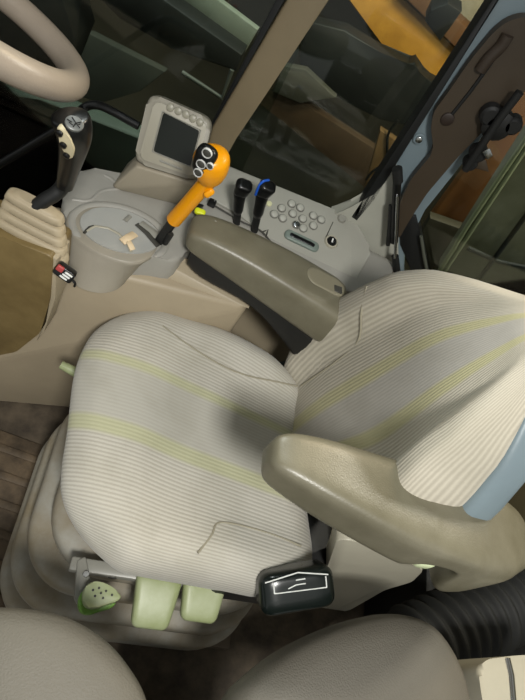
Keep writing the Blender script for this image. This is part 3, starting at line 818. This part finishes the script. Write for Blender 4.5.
# brown handle housing on the rear pillar
hh = thing('handle_panel', 'dark brown plastic handle panel on the upper rear pillar', 'panel', aty((430, 200), 1.05))
hpx = [(431, 122), (434, 106), (446, 90), (470, 55), (492, 28), (505, 17), (520, 12), (545, 14), (540, 70), (500, 108), (459, 150), (427, 188), (408, 218), (399, 234), (396, 208), (411, 174), (434, 146)]
hq = [aty(p, 1.055) for p in hpx]
hpn = link('panel', prism(rnd(hq, .012, 3), (0, -.022, 0), .008, 3), M_trim, hh)
link('grip_recess', tube([aty((449, 118), 1.032), aty((470, 92), 1.032), aty((492, 62), 1.032)], .0035, 8), M_black_m, hpn)
link('grip_block', tube(spline([aty((480, 70), 1.03), aty((489, 58), 1.03), aty((501, 46), 1.03), aty((508, 35), 1.03)]), .011, 12), mat('dark_grip', '#33291F', .5), hpn)
link('round_cap', disc(frame(aty((447.5, 118.5), 1.034), (0, -1, 0), (1, 0, 0)), .013, .010, .006, 18), mat('dark_cap', '#2B211A', .5), hpn)
bt = aty((419, 139), 1.055)
pb_ = thing('pillar_bolt', 'small bright steel bolt head on the blue grey rear pillar', 'bolt', bt)
link('bolt_head', disc(frame(bt, (0, -1, 0), (1, 0, 0)), .007, .005, .006, 12), M_steel, pb_)
link('washer', annulus(frame(bt, (0, -1, 0), (1, 0, 0)), .0115, .007, .002, 20), M_blueg, pb_)

# window latch
wl = thing('window_latch', 'black window latch with a bright metal catch beside the handle panel', 'latch', aty((480, 150), 1.06))
link('latch_bar', tube([aty((465, 170), 1.005), aty((480, 148), 1.005), aty((500, 118), 1.005), aty((520, 92), 1.005)], .008, 10), M_black_m, wl)
for p, r in [((497, 122), .030), ((512, 122), .018), ((490, 112), .02), ((478, 150), .018), ((470, 160), .015)]:
    link('latch_knob', disc(frame(aty(p, 1.031), (0, -1, 0), (1, 0, 0)), r, r*.7, .022, 16), M_black_m, wl)
link('metal_catch', hull([aty(p, .998) for p in [(482, 152), (490, 148), (493, 156), (487, 160)]] + [aty(p, 1.010) for p in [(482, 152), (490, 148), (493, 156), (487, 160)]], .002, 2), M_steel, wl, label='bright metal catch')
link('release_tab', hull([aty(p, 1.03) for p in [(478, 158), (486, 160), (489, 172), (474, 168)]] + [aty(p, 1.04) for p in [(478, 158), (486, 160), (489, 172), (474, 168)]], .002, 2), M_trim, wl)

# small bolt on the wall behind the console
wb_ = thing('wall_bolt', 'small dark bolt on the tan side wall behind the seat cushion', 'bolt', aty((243, 347), .885))
link('bolt_head', disc(frame(aty((243, 347), .888), (0, -1, .1), (1, 0, 0)), .009, .006, .012, 8), M_groove, wb_)
link('bolt_shank', tube([aty((243, 347), .885), aty((243, 347), .870)], .004, 8), M_steel, wb_)

# ================================================================== PASSENGER SEAT (near, bottom of the view)
ps = thing('passenger_seat', 'plain grey padded passenger seat, its two pads cut by the bottom edge', 'seat', (.25, .05, 0))
def pp_(pxs, z): return [atz(p, z) for p in pxs]
def bulge(outline, zb, h, rr=.045):
    """a pad with a domed, soft edge from a plan outline"""
    c = sum((Vector(p) for p in outline), Vector())/len(outline)
    bm = bmesh.new(); rings = []
    O = rnd(outline, .05, 6)
    for s, z in [(.90, zb), (1.0, zb+h*.18), (1.02, zb+h*.42), (1.0, zb+h*.64), (.955, zb+h*.82), (.87, zb+h*.94), (.6, zb+h*1.03), (.25, zb+h*1.06)]:
        rings.append([bm.verts.new((c.x+(p.x-c.x)*s, c.y+(p.y-c.y)*s, z)) for p in O])
    k = len(O)
    for Aa, Bb in zip(rings, rings[1:]):
        for j in range(k): bm.faces.new((Aa[j], Aa[(j+1) % k], Bb[(j+1) % k], Bb[j]))
    bm.faces.new(rings[0][::-1]); bm.faces.new(rings[-1])
    return bm
o1 = pp_([(-60, 640), (-30, 605), (20, 605), (70, 614), (115, 642), (152, 695), (160, 760), (-60, 800)], .62)
link('cushion_pad', bulge(o1, .53, .10), M_instr, ps, smooth=80, label='left rounded pad of the passenger seat')
o2 = pp_([(228, 720), (240, 692), (285, 652), (345, 622), (400, 610), (440, 620), (468, 660), (486, 730), (430, 800), (260, 800)], .62)
link('backrest_pad', bulge(o2, .53, .10), M_instr, ps, smooth=80, label='right rounded pad of the passenger seat')
link('pedestal', box(.17, .42, -.14, .02, .0, .54, .02, 2), M_black_m, ps)

# light plastic cover at the lower right corner with a metal strap
cvr = thing('belt_cover', 'light grey plastic cover with a metal strap at the lower right corner', 'cover', atz((505, 690), .45))
cq = pp_([(478, 668), (487, 659), (520, 655), (560, 655), (560, 730), (490, 730), (482, 700)], .60)
link('cover', prism(rnd(cq, .02, 4), (0, 0, -.14), .012, 3), M_cover, cvr)
link('strap', tube([atz(p, .602) for p in [(508, 658), (512, 675), (514, 700), (515, 730)]], .0055, 8, flat=(.3, 1)), M_steel, cvr)

# black corrugated boot behind the seat
cb = thing('corrugated_duct', 'black ribbed rubber duct behind the left armrest', 'duct', (.75, .35, 0))
pa, pb2 = atz((412, 650), .34), atz((560, 575), .34)
pth = [pa.lerp(pb2, i/120) for i in range(121)]
link('duct', tube(pth, [.085 + .008*math.sin(2*PI*i/7.5) for i in range(121)], 30), mat('black_rubber', '#121310', .7, .05, 100), cb, smooth=80)
link('duct_foot', box(pa.x+.06, pb2.x-.06, pa.y, pb2.y, 0, .30, .01), M_black_m, cb)
# rear wall panel, dusty
struct('wall_rear', prism([(1.16, -.3, 0), (1.16, 1.05, 0), (1.16, 1.05, .95), (1.16, -.3, .95)], (.05, 0, 0)), mat('olive_rear_panel', '#6F6649', .6, .1, 60, .35, 6))

# ================================================================== OUTSIDE, THROUGH THE GLASS
def slab(name, pxs, y, dy, m, lab, cat, group=None, bev=.01):
    q = [aty(p, y) for p in pxs]
    return solo(name, prism(q, (0, dy, 0), bev, 2), m, lab, cat, group=group)
slab('yellow_board', [(338, -12), (392, -12), (466, 58), (444, 96), (420, 80), (385, 48)], 2.9, .08, M_wood_y, 'yellow lit wooden board outside behind the right window', 'board')
slab('wooden_beam', [(392, -14), (420, -14), (486, 44), (474, 66)], 2.85, .12, M_wood_b, 'brown wooden beam along the upper edge of the yellow board', 'beam')
slab('dark_board', [(255, 100), (275, 85), (420, 178), (395, 212)], 2.6, .06, mat('brown_dark_board', '#4A3826', .75, .3, 25, .4, 4), 'dark brown plank slanting across the middle of the right window', 'board', bev=.005)
slab('plank', [(380, 130), (412, 152), (376, 214), (362, 195)], 2.3, .05, mat('tan_plank', '#6B5130', .7, .3, 25, .4, 5), 'short tan plank end near the pillar in the right window', 'board')
slab('grey_panel', [(272, 92), (284, 66), (306, 70), (336, 98), (300, 104)], 2.56, .05, mat('grey_dull_panel', '#45443B', .7, .2, 30, .3, 6), 'small grey triangular panel beside the front pillar outside', 'panel')
# hanging dark sacking over the board's foot
slab('plaster_slab', [(418, -14), (506, -14), (500, 44), (482, 44)], 3.1, .10, M_stone, 'pale rough plaster slab standing in for the back wall beyond the brown beam, top right', 'slab')  # added nearer than wall_back to stand for its lit plaster
bmk = prism([aty(p, 2.75) for p in [(300, 20), (345, 30), (380, 52), (408, 66), (415, 62), (422, 78), (436, 84), (442, 92), (425, 130), (380, 120), (300, 80)]], (0, .10, 0), .01, 2)
solo('dark_sacking', bmk, M_dark, 'dark ragged sacking heaped in front of the yellow board', 'sacking')
slab('rubber_block', [(425, 22), (431, 10), (448, 3), (462, 12), (450, 28), (440, 42)], 1.9, .10, M_seal, 'black rubber block outside at the top of the rear pillar', 'block')
cabl = spline([aty(p, 2.296) for p in [(398, 120), (388, 135), (386, 160), (372, 172), (366, 180)]], 6)
solo('cable', tube(cabl, .006, 8), M_seal, 'thin black cable hanging outside the right window', 'cable')
# orange brown board behind the quarter window
slab('orange_board', [(425, 225), (545, 60), (560, 130), (478, 232), (450, 262), (425, 250)], 1.75, .05, M_wood_o, 'orange brown board behind the window latch', 'board')
slab('dark_kerb', [(405, 260), (430, 218), (470, 232), (440, 290), (425, 300)], 1.695, .05, mat('dark_olive_board', '#2E291C', .7, .2, 30, .3, 6), 'dark olive block low in the corner of the quarter window', 'block')  # one even dark olive tone
# fender: big dusty panel with seams
fe = thing('rear_fender', 'dusty olive rear fender with seams seen through the quarter window', 'fender', (.95, 1.5, -.2))
fq = [aty(p, 1.45) for p in [(433, 300), (440, 268), (530, 128), (640, 60), (640, 420), (440, 360)]]
fo = link('panel', prism(fq, (0, .06, 0), .01, 2), M_dirt, fe)
for pts in ([(428, 290), (470, 222), (530, 133)], [(440, 278), (530, 142)]):
    link('edge_bead', tube([aty(p, 1.44) for p in pts], .008, 8), mat('bead_olive', '#8A8B6E', .7, .2, 40) if 'bead_olive' not in bpy.data.materials else bpy.data.materials['bead_olive'], fe)
for pts in ([(530, 210), (480, 278)], [(468, 248), (500, 262), (530, 268)]):
    link('seam', tube([aty(p, 1.448) for p in pts], .008, 8), M_dark, fe)
# front window: things on the shed floor
slab('metal_sheet', [(165, -14), (205, -10), (258, 30), (243, 56), (208, 36), (180, 8)], 2.2, .04, M_sheet, 'pale grey green metal sheet outside the front side window', 'sheet')
slab('iron_beam', [(90, -10), (150, -10), (242, 55), (236, 72), (170, 48), (120, 20)], 2.05, .10, M_dark, 'dark iron beam running below the pale metal sheet outside', 'beam')
slab('tone_panel', [(-40, 84), (40, 100), (150, 140), (170, 240), (-40, 240)], 1.36, .06, mat('dark_green_grey_panel', '#4A5750', .6, .2, 30, .3, 5), 'added dark green grey panel outside, low behind the gear lever', 'panel')  # panel added to lift the black area low in the front window
rb = tube([aty((182, 72), 2.04), aty((222, 98), 2.04), aty((232, 70), 2.045)], .009, 10)
solo('iron_rod', rb, mat('grey_iron', '#4C504C', .5), 'short grey iron rod outside beside the front pillar', 'rod')
slab('lit_floor_patch', [(70, 34), (90, 34), (165, 72), (140, 92), (100, 104), (60, 90)], 2.4, .05, mat('lit_floor_grey', '#474A43', .8, .3, 20, .3, 4), 'dull grey patch standing for lit shed floor behind the steering wheel rim', 'slab')  # lit patch of ground outside, put in as a grey slab
slab('tyre_block', [(-20, -10), (60, -10), (75, 40), (60, 80), (0, 60), (-20, 40)], 2.0, .2, M_dark, 'dark round tyre shape outside behind the steering wheel', 'tyre')
